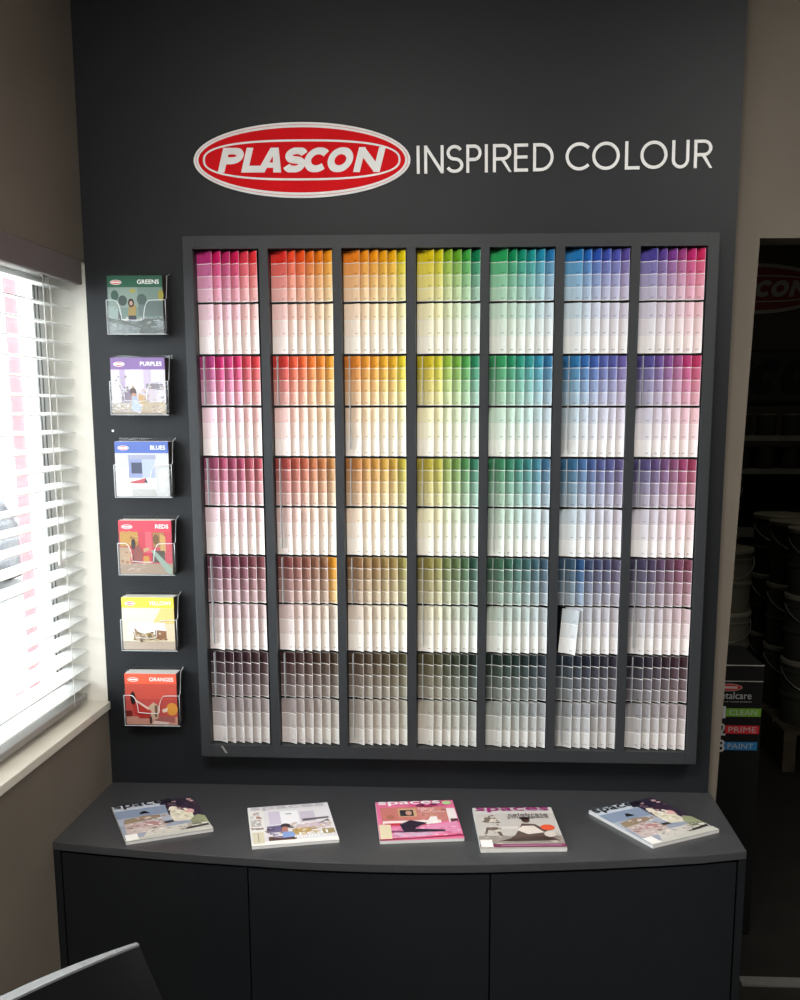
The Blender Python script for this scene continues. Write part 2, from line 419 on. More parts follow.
ls = thing('wall_lettering', 'thin white capitals on the charcoal panel beside the red oval sign', 'lettering', (.5668, 0, 2.2876), (0, math.radians(-.55), 0))
H = .0645; PX = .002418
spec = [('I', 417, 420), ('N', 424.6, 444.2), ('S', 446.5, 464), ('P', 467, 482.3), ('I', 485.8, 488.5), ('R', 493.8, 512.2), ('E', 515, 529), ('D', 534, 554.5),
        ('C', 566.5, 591.5), ('O', 593, 620.3), ('L', 625.6, 640.2), ('O', 640.8, 667.5), ('U', 672, 689), ('R', 693.8, 711.5)]
for ch, a, b_ in spec:
    mb = MB(); u0 = (a - 415) * PX; w = (b_ - a) * PX / H
    def place(u, v, d, u0=u0): return (u0 + u * H, -d, min(1, max(0, v)) * H)
    put_strokes(mb, thin_glyph(ch, w, .112), .056, place, .003)
    mb.build('letter', M['white_sign'], ls)

# ------------------------------------------------------------------ paint strip rack
RZ0, RZ1, RY = .812, 2.137, -.060
rack = thing('paint_strip_rack', 'large charcoal wall rack holding rows of colour strips', 'rack', (.65, 0, RZ0))
def rpart(mb, name, m, **k): return mb.build(name, m, rack, (-.65, 0, -RZ0), **k)
LX = [.0249, .2100, .3901, .5718, .7512, .9327, 1.1131]; RX = [.1878, .3694, .5499, .7300, .9104, 1.0907, 1.2732]
TOP, BOT = 2.1067, .8451
for bx in [(0, LX[0], RZ0, RZ1), (RX[6], 1.30, RZ0, RZ1)]:
    m_ = MB(); m_.box(bx[0], bx[1], RY, -.0005, bx[2], bx[3]); rpart(m_, 'side_rail', M['rack'], bevel=.0012)
m_ = MB(); m_.box(LX[0], RX[6], RY, -.0005, TOP, RZ1); rpart(m_, 'top_rail', M['rack'])
m_ = MB(); m_.box(LX[0], RX[6], RY, -.0005, RZ0, BOT - .001); rpart(m_, 'bottom_rail', M['rack'])
for i in range(6):
    m_ = MB(); m_.box(RX[i], LX[i + 1], RY, -.012, BOT - .001, TOP); rpart(m_, 'divider', M['rack'])
m_ = MB(); m_.box(LX[0], RX[6], -.012, -.004, BOT - .001, TOP); rpart(m_, 'back_board', M['rack_back'])
tiers = [TOP - k * (TOP - BOT) / 10 for k in range(11)]
for k in range(1, 10):
    for i in range(7):
        m_ = MB(); m_.box(LX[i], RX[i], -.034, -.012, tiers[k] - .0022, tiers[k] + .0015); rpart(m_, 'ledge', M['rack_back'])  # near-black ledges: the shadow between tiers is put into their colour
m_ = MB(); m_.add([(.064, RY - .0006, .822), (.070, RY - .0006, .822), (.058, RY - .0006, .842), (.052, RY - .0006, .842)], [(0, 1, 2, 3)]); rpart(m_, 'scuff_mark', M['rail'])

base = [
 [(180, 44, 114), (204, 24, 98), (200, 44, 108), (214, 32, 92), (224, 58, 78), (230, 50, 58)],
 [(224, 46, 36), (236, 74, 40), (240, 84, 28), (240, 112, 28), (240, 128, 22), (240, 152, 24)],
 [(238, 130, 26), (236, 146, 28), (240, 152, 20), (238, 166, 20), (236, 172, 16), (226, 202, 12)],
 [(220, 194, 14), (206, 200, 22), (142, 182, 38), (104, 168, 42), (62, 162, 62), (22, 138, 88)],
 [(32, 158, 86), (16, 142, 90), (16, 146, 116), (22, 142, 140), (26, 136, 166), (32, 112, 166)],
 [(28, 116, 180), (32, 98, 178), (42, 82, 172), (62, 78, 166), (72, 78, 166), (88, 72, 152)],
 [(78, 68, 152), (92, 62, 142), (122, 58, 138), (152, 58, 122), (190, 38, 110), (196, 32, 86)]]
GRAY = [0, .12, .34, .53, .68]; DARK = [1, .95, .86, .68, .38]
UP = [[0, .30, .52, .68], [.06, .28, .48, .64], [.05, .24, .42, .58], [.03, .18, .34, .50], [.0, .14, .28, .42]]
LO = [[.78, .87, .935], [.75, .85, .92], [.70, .81, .89], [.63, .76, .85], [.50, .64, .77]]
WHITE = (250, 246, 240)
def strip_cols(c, r, i, tier):
    B = base[c][i]; g = GRAY[r]
    if c == 0 and r > 1: B = mix(B, (188, 62, 84), .45)
    if c == 1 and r > 1: B = mix(B, (205, 84, 74), .30)
    L = .35 * B[0] + .45 * B[1] + .2 * B[2]
    if (c, r, i, tier) == (1, 3, 5, 0): g = .12; B = base[c][i]
    if (c, r, i, tier) == (5, 3, 1, 0): g = .2
    gr = (L * 1.0 + 12, L * .96 + 10, L * .95 + 12)
    t = mix(B, gr, g); t = tuple(x * DARK[r] for x in t)
    if (c, r, i, tier) == (1, 3, 5, 0): t = tuple(x * 1.25 for x in t)
    fr = UP[r] if tier == 0 else LO[r]
    return [mix(t, WHITE, f) for f in fr]
PW = .0422; PITCH = .0226
PROF = [(0, 0), (.014, -.0015), (.022, -.0042), (.0300, -.0090), (.0408, -.0180), (.0413, -.0183), (PW, -.0189)]
def strip_mesh(mb, cols, h, ox=0.0, oy=0.0, oz=0.0, lean=0.0):
    n = len(cols); lw = .0016; zs = []; z1 = h
    bh = h / n
    for j, c in enumerate(cols):
        a = h - j * bh; b = h - (j + 1) * bh
        zs.append((b + (lw if j < n - 1 else .0012), a, c))
        zs.append((b, b + (lw if j < n - 1 else .0012), (236, 234, 230)))
    cl, sl = math.cos(lean), math.sin(lean)
    def P(x, y, z):
        xx = x - PW / 2
        return (ox + PW / 2 + xx * cl + z * sl, oy + y, oz + z * cl - xx * sl)
    L = lambda c: tuple(lin(x) for x in c)
    for z0, z1, c in zs:
        for k in range(len(PROF) - 1):
            (xa, ya), (xb, yb) = PROF[k], PROF[k + 1]
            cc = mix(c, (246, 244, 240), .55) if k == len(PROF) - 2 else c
            mb.quad(P(xa, ya, z0), P(xb, yb, z0), P(xb, yb, z1), P(xa, ya, z1), L(cc))
    th = .0022; W = L((240, 236, 230)); m = len(PROF)
    for k in range(m - 1):
        (xa, ya), (xb, yb) = PROF[k], PROF[k + 1]
        mb.quad(P(xb, yb + th, 0), P(xa, ya + th, 0), P(xa, ya + th, h), P(xb, yb + th, h), W)
        mb.quad(P(xa, ya, h), P(xb, yb, h), P(xb, yb + th, h), P(xa, ya + th, h), W)
        mb.quad(P(xb, yb, 0), P(xa, ya, 0), P(xa, ya + th, 0), P(xb, yb + th, 0), W)
    for (xa, ya), s in ((PROF[0], 1), (PROF[-1], -1)):
        mb.quad(P(xa, ya, 0), P(xa, ya, h), P(xa, ya + th, h), P(xa, ya + th, 0), W)
    # tiny printed name in each band
    for j, c in enumerate(cols):
        zb = h - (j + 1) * bh + .005 + (.003 if n == 3 else 0)
        k0, k1 = .0280, .0355
        f = lambda x: -.0078 + (x - .0280) * -.80 - .0008 + max(0, .030 - x) * .2
        mb.quad(P(k0, f(k0), zb), P(k1, f(k1), zb), P(k1, f(k1), zb + .0024), P(k0, f(k0), zb + .0024), L(tuple(x * .80 for x in c)))

ORD = ['first', 'second', 'third', 'fourth', 'fifth', 'sixth']
ROW = ['top row', 'second row', 'third row', 'fourth row', 'bottom row']
COLN = ['pink column', 'orange-red column', 'amber column', 'yellow-green column', 'teal column', 'blue column', 'purple column']
TIER = ['vivid upper tier', 'pale lower tier']
slots = [(c, r, t, i) for r in range(5) for t in range(2) for c in range(7) for i in range(6)]
size = lambda s: (2.0 if s[3] == 0 else 1.0) * (1 - .02 * s[1] - .003 * s[2]) + (.0005 * s[0])
rank = sorted(slots, key=size, reverse=True)
solo = set(rank[:300])
rest = MB()
for (c, r, t, i) in slots:
    z0 = tiers[2 * r + t + 1] + .0022
    h = tiers[2 * r + t] - .0032 - z0
    cols = strip_cols(c, r, i, t)
    jb = random.uniform(-4, 4)
    cols = [tuple(max(0, min(255, x + jb)) for x in cc) for cc in cols]
    x = LX[c] + .0014 + i * PITCH; y = -.0310 + random.uniform(-.0012, .0012); lean = math.radians(max(-.4, min(.4, random.gauss(0, .28))))
    dz = random.uniform(0, .0012)
    hh = h - dz
    if (c, r, t, i) == (5, 3, 1, 0): lean = math.radians(4.5); y = -.0365; x += .004; hh = h - .002
    if (c, r, t, i) == (5, 4, 1, 2): y -= .004; x += .002
    if (c, r, t, i) == (5, 1, 1, 3): lean = math.radians(1.5); x += .001
    if abs(lean) > .03: hh -= .003
    if (c, r, t, i) in solo:
        mb = MB(); strip_mesh(mb, cols, hh, lean=lean)
        o = mb.build('paint_strip', M['print'], None, (x, y, z0))
        nm = f'{ORD[i]} paint strip from the window side in {TIER[t]}, {ROW[r]}, {COLN[c]}'
        if (c, r, t, i) == (5, 3, 1, 0): nm = 'pale blue paint strip tilted askew in front of its blue column neighbours'
        if (c, r, t, i) == (1, 3, 0, 5): nm = 'stray bright orange paint strip among muted browns in the orange-red column'
        if (c, r, t, i) == (5, 3, 0, 1): nm = 'stray bright blue paint strip among muted blues in the blue column'
        tag(o, nm, 'paint strip', 'paint strips in the wall rack')
    else:
        strip_mesh(rest, cols, hh, x, y, z0, lean)
tag(rest.build('paint_strip', M['print']), 'muted paint strips filling most of the two lowest rack rows', 'paint strip', 'paint strips in the wall rack', 'stuff')
# clear plastic fins at the window side of pockets, whitened as a painted glint
fin0 = None
for c in range(7):
    for r in range(1, 5):
        mb = MB(); x = LX[c] + .0155
        zt, zb = tiers[2 * r] - .004, tiers[2 * r + 1] + .003
        if (c + r) % 3 == 0: zb = tiers[2 * r + 2] + .02
        mb.box(x, x + .0011, -.056, -.0385, zb, zt)
        rpart(mb, 'pocket_fin', M['fin'])

# ------------------------------------------------------------------ printed pictures
def picture(name, parent, o, u, v, nrm, shapes, mat='gloss_print', step=.00012):
    """flat printed picture: shapes = [(srgb, [(a, b), ...])] with a, b in 0..1 of u, v"""
    mb = MB(); o = Vector(o); u = Vector(u); v = Vector(v); nrm = Vector(nrm); step = min(step, .0012 / len(shapes))
    for k, (c, pts) in enumerate(shapes):
        ps = [o + u * a + v * b + nrm * (step * (k + 1)) for a, b in pts]
        area = 0
        for i in range(len(pts)):
            x0, y0 = pts[i]; x1, y1 = pts[(i + 1) % len(pts)]; area += x0 * y1 - x1 * y0
        if (u.cross(v).dot(nrm) > 0) != (area > 0): ps = ps[::-1]
        mb.ngon(ps, tuple(lin(x) for x in c))
    return mb.build(name, M[mat], parent), len(shapes) * step
def R(x0, y0, x1, y1): return [(x0, y0), (x1, y0), (x1, y1), (x0, y1)]

def busy(region, pal, n, size, seed, asp=1.0):
    rr = random.Random(seed); x0, y0, x1, y1 = region; out = []
    for _ in range(n):
        c = rr.choice(pal); jj = rr.uniform(-16, 16); c = tuple(max(0, min(255, q + jj)) for q in c)
        cx, cy = rr.uniform(x0, x1), rr.uniform(y0, y1); k = rr.randint(4, 7); a0 = rr.uniform(0, 6.28); sx = size * rr.uniform(.5, 1.3); sy = sx * asp * rr.uniform(.5, 1.1)
        out.append((c, [(min(.995, max(.005, cx + sx * math.cos(a0 + 6.283 * q / k))), min(.995, max(.005, cy + sy * math.sin(a0 + 6.283 * q / k)))) for q in range(k)]))
    return out
covers = {
 'GREENS': ((44, 92, 72), [((128, 152, 142), R(0, 0, 1, .80)), ((150, 170, 160), R(.02, .45, .55, .80)), ((112, 128, 124), R(.55, .3, 1, .55)),
    ((66, 98, 84), ell(.13, .66, .07, .09)), ((70, 84, 80), ell(.27, .57, .08, .09)), ((84, 104, 98), ell(.62, .59, .09, .095)), ((176, 172, 96), ell(.46, .74, .06, .04)), ((168, 160, 70), ell(.97, .66, .05, .1)),
    ((98, 108, 104), R(0, 0, 1, .26)), ((122, 136, 130), R(.08, .05, .24, .26)), ((206, 208, 204), [(.27, .22), (.40, .22), (.34, .30)]), ((206, 208, 204), [(.48, .22), (.62, .22), (.60, .29)]), ((196, 200, 196), [(.82, .22), (.95, .22), (.88, .29)]),
    *busy((.03, .02, .97, .28), [(98, 110, 106), (130, 142, 136), (170, 176, 172), (74, 82, 80)], 40, .035, 51, .6), ((170, 146, 84), [(.36, .30), (.50, .30), (.52, .46), (.46, .53), (.38, .50)]), ((62, 60, 74), [(.36, .20), (.50, .22), (.51, .31), (.37, .31)]), ((52, 34, 30), ell(.425, .53, .055, .075)), ((204, 168, 146), ell(.425, .525, .028, .04)), ((60, 66, 62), [(.17, .22), (.24, .22), (.22, .36), (.17, .40)])]),
 'PURPLES': ((122, 92, 148), [((226, 220, 232), R(0, 0, 1, .79)), ((198, 178, 214), R(.16, .42, .26, .79)), ((206, 190, 226), R(.60, .45, .74, .79)), ((246, 244, 250), R(.36, .4, .58, .79)), ((140, 132, 142), R(.64, .42, .96, .54)),
    ((146, 132, 154), R(.18, .20, .40, .44)), ((172, 156, 138), R(0, 0, 1, .20)), ((196, 178, 150), [(.4, .05), (.95, .02), (.98, .22), (.5, .2)]), ((214, 202, 214), [(.48, .22), (.80, .24), (.84, .44), (.56, .46)]), ((204, 168, 112), [(.48, .18), (.66, .2), (.62, .32), (.5, .36)]),
    *busy((.4, .02, .97, .5), [(206, 190, 176), (170, 154, 150), (224, 214, 220), (132, 120, 116), (196, 170, 130)], 46, .035, 52, .6), *busy((.03, .03, .3, .7), [(196, 186, 186), (150, 138, 136), (226, 220, 226)], 26, .03, 53), ((96, 78, 74), ell(.40, .40, .06, .07)), ((196, 150, 130), [(.34, .22), (.46, .22), (.46, .36), (.38, .38)]), ((184, 196, 220), [(.36, .2), (.48, .2), (.46, .32), (.38, .32)]), ((180, 194, 218), ell(.45, .12, .09, .085))]),
 'BLUES': ((76, 100, 172), [((216, 216, 218), R(0, 0, 1, .79)), ((236, 236, 238), R(0, 0, .25, .55)), ((168, 172, 196), R(.24, .68, .76, .76)), ((150, 160, 206), R(.25, .30, .50, .68)), ((188, 198, 236), R(.50, .20, .74, .68)), ((72, 78, 104), R(.30, .42, .50, .62)),
    ((240, 240, 242), R(.25, .14, .76, .34)), ((202, 84, 90), [(.26, .24), (.54, .24), (.56, .34), (.42, .30), (.28, .27)]), ((48, 46, 60), [(.53, .26), (.60, .24), (.56, .34)]), ((196, 194, 192), [(.30, .0), (.78, .0), (.72, .13), (.30, .14)]), ((226, 226, 228), ell(.88, .3, .09, .22))]),
 'REDS': ((212, 58, 78), [((204, 66, 84), R(0, 0, 1, .79)), ((196, 150, 74), R(.02, .52, .36, .79)), ((222, 96, 108), R(.5, .4, .62, .79)), ((164, 120, 74), R(.64, .5, .86, .78)), ((202, 160, 92), [(.78, .4), (.88, .4), (.88, .7), (.78, .76)]), ((120, 88, 56), ell(.7, .65, .06, .09)),
    ((88, 82, 72), R(.62, .22, .86, .44)), ((168, 144, 124), R(0, 0, 1, .2)), ((190, 160, 130), R(0, .18, .2, .5)), *busy((.02, .02, .98, .2), [(176, 150, 132), (150, 126, 112), (196, 172, 156)], 26, .04, 54, .4), *busy((.03, .2, .36, .78), [(196, 150, 84), (160, 110, 70), (214, 176, 120)], 30, .03, 55), ((150, 84, 80), [(.24, .2), (.40, .22), (.46, .40), (.36, .56), (.26, .44)]), ((48, 42, 42), ell(.27, .56, .04, .10)), ((196, 160, 120), [(.46, .4), (.58, .46), (.56, .50), (.46, .48)]),
    ((150, 172, 158), [(.60, .44), (.66, .46), (1.0, .10), (.98, 0), (.90, .02)]), ((206, 146, 72), [(.44, .2), (.58, .2), (.56, .34), (.46, .34)])]),
 'YELLOWS': ((240, 218, 66), [((250, 244, 214), R(0, 0, 1, .80)), ((246, 214, 134), [(.55, .45), (1, .45), (1, .80), (.75, .80)]), ((250, 250, 246), R(.1, .3, .82, .52)), ((196, 178, 160), R(0, 0, 1, .16)), ((240, 222, 190), R(.84, .16, 1, .5)), ((148, 122, 90), [(.2, .18), (.44, .16), (.42, .30), (.30, .34), (.22, .42)]),
    ((176, 150, 96), [(.40, .16), (.62, .18), (.58, .34), (.44, .32)]), ((150, 104, 70), [(.62, .18), (.84, .18), (.84, .36), (.62, .38)]), *busy((.2, .16, .84, .36), [(170, 140, 100), (196, 170, 136), (120, 92, 60), (206, 190, 160)], 34, .03, 56, .7), ((206, 180, 150), ell(.29, .24, .05, .06)), ((120, 100, 60), ell(.52, .26, .04, .05))]),
 'ORANGES': ((226, 92, 66), [((214, 88, 74), R(0, 0, 1, .80)), ((196, 78, 72), R(0, .10, 1, .5)), ((206, 150, 132), R(0, 0, 1, .16)), ((170, 96, 90), [(.55, .06), (.95, .04), (.95, .16), (.6, .18)]), ((186, 54, 44), [(.12, .42), (.24, .46), (.46, .30), (.48, .12), (.26, .12), (.16, .22)]), ((232, 208, 196), [(.17, .47), (.21, .49), (.46, .32), (.44, .29)]),
    ((206, 176, 150), [(.42, .34), (.54, .44), (.66, .36), (.62, .12), (.46, .1), (.5, .26)]), ((120, 90, 70), [(.56, .38), (.62, .38), (.60, .14), (.56, .16)]), ((52, 36, 36), ell(.145, .52, .05, .13)), ((120, 40, 34), R(.0, .16, .12, .27)), ((228, 158, 66), ell(.90, .31, .11, .125)), ((240, 214, 196), [(.70, .30), (.82, .34), (.80, .26), (.72, .24)]), ((70, 44, 40), R(.455, .02, .50, .16)), ((230, 206, 198), [(.5, .02), (.8, .01), (.85, .05), (.55, .08)])]),
}

# ------------------------------------------------------------------ brochures in clear wall holders
BW, BH, BD = .137, .139, .030
def holder():
    r = thing('mounted_brochure_holder', 'x', 'brochure holder', group='clear brochure holders on the panel')
    w, d = .150, .054
    mb = MB(); mb.box(0, w, -.0035, -.0005, 0, .150); mb.build('back_plate', M['clear'], r)
    for x in (0, w - .0018):
        mb = MB()
        pr = [(-.0035, 0), (-d, 0), (-d, .083), (-.044, .087), (-.030, .143), (-.0035, .150)]
        mb.prism([(x, y, z) for y, z in pr], [(x + .0018, y, z) for y, z in pr]); mb.build('side_wall', M['clear'], r)
    mb = MB(); mb.box(.0018, w - .0018, -d, -.0035, 0, .0018); mb.build('bottom_plate', M['clear'], r)
    # front pocket with a scooped opening
    top = [(.002, .083), (.020, .083)] + [(.020 + .018 * math.sin(a), .083 - .046 * (1 - math.cos(a)) / 1.0) for a in [math.pi / 2 * k / 8 for k in range(1, 9)]]
    top += [(.062, .0345), (.090, .0345)] + [(.112 - .018 * math.sin(a) + .0, .083 - .046 * (1 - math.cos(a))) for a in [math.pi / 2 * k / 8 for k in range(8, 0, -1)]] + [(.130, .083), (.148, .083)]
    top = [(x, z) for x, z in top]
    out = [(.002, .0), (.148, .0)] + top[::-1]
    mb = MB(); mb.prism([(x, -d, z) for x, z in out], [(x, -d - .0016, z) for x, z in out]); mb.build('front_pocket', M['clear'], r)
    mb = MB(); mb.tube([(x, -d - .0008, z) for x, z in top], .0009, 6)
    mb.tube([(.001, -d - .0008, .083), (.001, -d - .0008, .0005), (.1495, -d - .0008, .0005), (.1495, -d - .0008, .083)], .0009, 6)
    mb.tube([(.1492, -d, .083), (.1492, -.044, .087), (.1492, -.030, .143), (.1492, -.004, .150)], .0008, 6)
    mb.build('polished_edge', M['clear_edge'], r, smooth=True)
    for x in (.045, .108):
        mb = MB(); mb.box(x, x + .006, -d - .001, -d + .004, -.003, 0); mb.build('hook', M['clear'], r)
    return r
names = ['GREENS', 'PURPLES', 'BLUES', 'REDS', 'YELLOWS', 'ORANGES']
hz = [1.904, 1.706, 1.498, 1.297, 1.096, .892]; hx = [-.1990, -.2010, -.2010, -.2015, -.2040, -.2055]
words_ = ['green', 'purple', 'blue', 'red', 'yellow', 'orange']
h0 = holder()
pos = ['topmost clear holder, around the green brochure', 'clear holder around the purple brochure, second from the top', 'clear holder around the blue brochure, third from the top', 'clear holder around the red brochure, fourth from the top', 'clear holder around the yellow brochure, above the orange one', 'lowest clear holder, around the orange brochure']
for k, nm in enumerate(names):
    x, z = hx[k], hz[k]
    if k == 0: h0.location = (x, 0, z); h0['label'] = pos[0]
    else: dup(h0, (x, 0, z), pos[k])
    band, art = covers[nm]
    deep = [.046, .046, .046, .046, .045, .046][k]
    br = thing('brochure', f'square {words_[k]} brochure with a white title, in its clear wall holder', 'brochure', (x + .0040, -.0045, z + .0026), group='colour brochures in wall holders')
    mb = MB()
    for j in range(4):
        d0 = deep * j / 4; mb.box(0, BW - .0015 * (j % 2), -(deep * (j + 1) / 4 - .0004), -d0, 0, BH - .0008 * (j % 2))
    mb.build('pages', M['paper'] if k > 2 else M['paper'], br)
    mb = MB(); mb.box(BW, BW + .0012, -deep, -.0005, 0, BH); mb.build('spine', M['darkpaper'], br)
    o = (0, -deep, 0)
    shapes = [(band, R(0, .78, 1, 1))] + [(tuple(q * .86 for q in c_), p_) for c_, p_ in art]
    pic, off = picture('cover', br, o, (BW + .001, 0, 0), (0, 0, BH), (0, -1, 0), shapes)
    y = -deep - off - .0003
    mb = MB()
    wfrac = {'GREENS': .40, 'PURPLES': .40, 'BLUES': .28, 'REDS': .25, 'YELLOWS': .42, 'ORANGES': .47}[nm]
    put_text(mb, nm, (0, y, 0), (BW, 0, 0), (0, 0, BH), .955 - wfrac, .855, wfrac, .075, bold=.010)
    mb.build('title', M['white_sign'], br)
    if nm in ('REDS', 'ORANGES'): c1, c2 = (246, 240, 236), band
    else: c1, c2 = (236, 214, 210), (206, 62, 72)
    sh = [((240, 236, 232), ell(.165, .885, .105, .042)), (c2, ell(.165, .885, .092, .033)), ((240, 226, 222), R(.09, .872, .24, .898))]
    picture('emblem', br, (0, y, 0), (BW, 0, 0), (0, 0, BH), (0, -1, 0), sh)

mb = MB(); mb.lathe([(.0032, 0), (.0032, .0012), (.002, .002)], n=14)
tag(mb.build('screw_cap', M['white_sign'], None, (-.2165, 0, 1.6655), (math.pi / 2, 0, 0)), 'tiny white screw cap on the panel just above the blue brochure', 'screw cap')

# ------------------------------------------------------------------ counter cabinet
CZ = .7142
front = [(-.2675, -.4138), (-.14, -.4365), (-.0212, -.4544), (.095, -.4690), (.2114, -.4818), (.305, -.4920), (.4041, -.4985), (.50, -.5010), (.6073, -.4998), (.70, -.4945), (.7641, -.4889), (.89, -.4740), (1.0129, -.4572), (1.13, -.4380), (1.2446, -.4165), (1.3585, -.3850)]
cab = thing('display_cabinet', 'charcoal cabinet with bowed front and three doors below the rack', 'cabinet', (.545, -.2, 0))
def cpart(mb, name, m, **k): return mb.build(name, m, cab, (-.545, .2, 0), **k)
mb = MB(); ol = front + [(1.3530, -.001), (-.2675, -.001)]
mb.prism([(x, y, CZ - .020) for x, y in ol], [(x, y, CZ) for x, y in ol]); cpart(mb, 'worktop', M['counter'], bevel=.0015)
def fy(x):
    for (xa, ya), (xb, yb) in zip(front, front[1:]):
        if xa <= x <= xb: return ya + (yb - ya) * (x - xa) / (xb - xa)
    return front[-1][1]
for x0, x1 in ((-.2675, -.250), (1.3400, 1.3580)):
    mb = MB(); ya = fy((x0 + x1) / 2)
    mb.prism([(x0, fy(x0) + .002, 0), (x1, fy(x1) + .002, 0), (x1, -.002, 0), (x0, -.002, 0)], [(x0, fy(x0) + .002, CZ - .020), (x1, fy(x1) + .002, CZ - .020), (x1, -.002, CZ - .020), (x0, -.002, CZ - .020)])
    cpart(mb, 'side_panel', M['door'])
for a, b_ in ((-.2470, .2095), (.2130, .7635), (.7670, 1.3360)):
    xs = [a + (b_ - a) * k / 8 for k in range(9)]
    f = [(x, fy(x) + .005) for x in xs]; bk = [(x, fy(x) + .023) for x in xs[::-1]]
    mb = MB(); mb.prism([(x, y, .085) for x, y in f + bk], [(x, y, CZ - .026) for x, y in f + bk]); cpart(mb, 'door', M['door'])
mb = MB(); f = [(x, y + .03) for x, y in front[1:-1]]; ol2 = [(-.250, fy(-.250) + .03)] + f + [(1.3400, fy(1.3400) + .03), (1.3400, -.002), (-.250, -.002)]
mb.prism([(x, y, .08) for x, y in ol2], [(x, y, CZ - .021) for x, y in ol2]); cpart(mb, 'carcass', M['rack_back'])
mb = MB(); ol3 = [(x, y + .035) for x, y in ol2[:-2]] + [(1.3400, -.002), (-.250, -.002)]
mb.prism([(x, y, 0) for x, y in ol3], [(x, y, .08) for x, y in ol3]); cpart(mb, 'plinth', M['rack_back'])

# ------------------------------------------------------------------ magazines on the counter
def mag(label, tl, tr, br_, bl_, w, h, art, mast, mcol, thick, extra, pile=()):
    tl, tr, bl_, br_ = Vector(tl), Vector(tr), Vector(bl_), Vector(br_)
    cen = (tl + tr + bl_ + br_) / 4; d = (tr - tl).normalized() + (br_ - bl_).normalized(); e = (tl - bl_).normalized() + (tr - br_).normalized()
    d = d + Vector((e.y, -e.x)); ang = math.atan2(d.y, d.x); d = d.normalized()
    w = ((tr - tl).length + (br_ - bl_).length) / 2; h = ((tl - bl_).length + (tr - br_).length) / 2
    bl_ = cen - d * w / 2 - Vector((-d.y, d.x)) * h / 2
    r = thing('magazine', label, 'magazine', (bl_.x, bl_.y, CZ + .0003), (0, 0, ang), group='magazines fanned out on the cabinet top')
    mb = MB(); n = 10
    # gently lifting page block
    def zt(u): return thick * (1 - .10 * u)
    mb.prism([(0, 0, 0), (w, 0, 0), (w, h, 0), (0, h, 0)], [(.0, 0, zt(0)), (w, 0, zt(1)), (w, h, zt(1)), (0, h, zt(0))])
    mb.build('pages', M['paper'], r)
    mb = MB(); mb.box(-.0008, .0, 0, h, 0, thick); mb.build('spine', M['paper'], r)
    nrm = Vector((.1 * thick / w, 0, 1)).normalized()
    pic, off = picture('cover', r, (-.0005, -.0003, thick), (w + .001, 0, -.1 * thick), (0, h + .0006, 0), nrm, art)
    mb = MB(); o = Vector((0, 0, thick + off + .0002)); u = Vector((w, 0, -.1 * thick)); v = Vector((0, h, 0))
    put_text(mb, 'spaces', o, u, v, mast[0], mast[1], mast[2], mast[3], bold=.016, col=tuple(lin(x) for x in mcol))
    mb.build('masthead', M['gloss_print'], r)
    if extra:
        mb = MB()
        for t, a, b_, ww, hh, c in extra: put_text(mb, t, o, u, v, a, b_, ww, hh, bold=.004, col=tuple(lin(x) for x in c))
        mb.build('cover_line', M['gloss_print'], r)
    return r
bluecov = [((150, 158, 174), R(0, 0, 1, 1)), ((136, 150, 174), R(0, .55, .62, .86)), ((172, 178, 190), R(0, .42, .70, .62)), ((196, 204, 214), R(0, .84, .62, 1)), ((44, 38, 56), [(.55, .86), (1, .80), (1, 1), (.62, 1)]), ((58, 44, 62), [(.60, .55), (1, .40), (1, .85), (.62, .86)]),
    ((148, 130, 104), [(.05, .46), (.5, .50), (.5, .60), (.3, .63), (.08, .58)]), ((196, 180, 176), [(.04, .20), (.5, .16), (.52, .40), (.34, .50), (.06, .46)]), ((178, 132, 132), [(.12, .36), (.44, .32), (.46, .42), (.3, .46)]), ((206, 200, 192), [(.2, .06), (1, .12), (1, .26), (.3, .24)]),
    ((226, 218, 196), [(.62, .36), (.86, .32), (.88, .52), (.76, .66), (.66, .72), (.62, .58)]), ((234, 222, 204), ell(.69, .72, .05, .06)), ((228, 176, 170), [(.80, .56), (.90, .52), (.92, .62), (.82, .66)]), ((150, 154, 120), [(.80, .22), (1, .20), (1, .40), (.92, .46), (.82, .36)]), ((112, 118, 92), [(.8, .2), (.96, .19), (.95, .26), (.82, .28)]),
    *busy((.04, .18, .55, .60), [(206, 190, 186), (170, 140, 132), (150, 128, 104), (224, 214, 206)], 60, .035, 11, .6), *busy((.3, .06, .98, .26), [(206, 204, 196), (160, 152, 140), (232, 228, 220), (128, 120, 112)], 40, .03, 12, .5), *busy((.64, .60, .98, .95), [(60, 50, 70), (110, 84, 96), (40, 34, 48), (190, 150, 150)], 26, .03, 13), *busy((.60, .34, .86, .68), [(236, 228, 210), (206, 196, 172), (240, 236, 224)], 22, .03, 14), ((26, 24, 28), [(.27, .68), (.40, .68), (.35, .75), (.32, .75)]), ((52, 48, 46), [(.50, .34), (.62, .34), (.62, .38), (.5, .38)]), ((196, 194, 184), [(0, 0), (1, 0), (1, .10), (.3, .08), (0, .04)]), ((60, 56, 54), [(.72, .10), (.98, .13), (.98, .17), (.72, .14)]), ((240, 238, 232), R(.01, .02, .15, .17))]
mag('pale blue magazine lying askew at the window end of the cabinet top', (-.1869, -.2121), (-.0159, -.1025), (.0941, -.3361), (-.0919, -.4246), .208, .236, bluecov, (.01, .86, .72, .15), (28, 24, 34), .007, [])
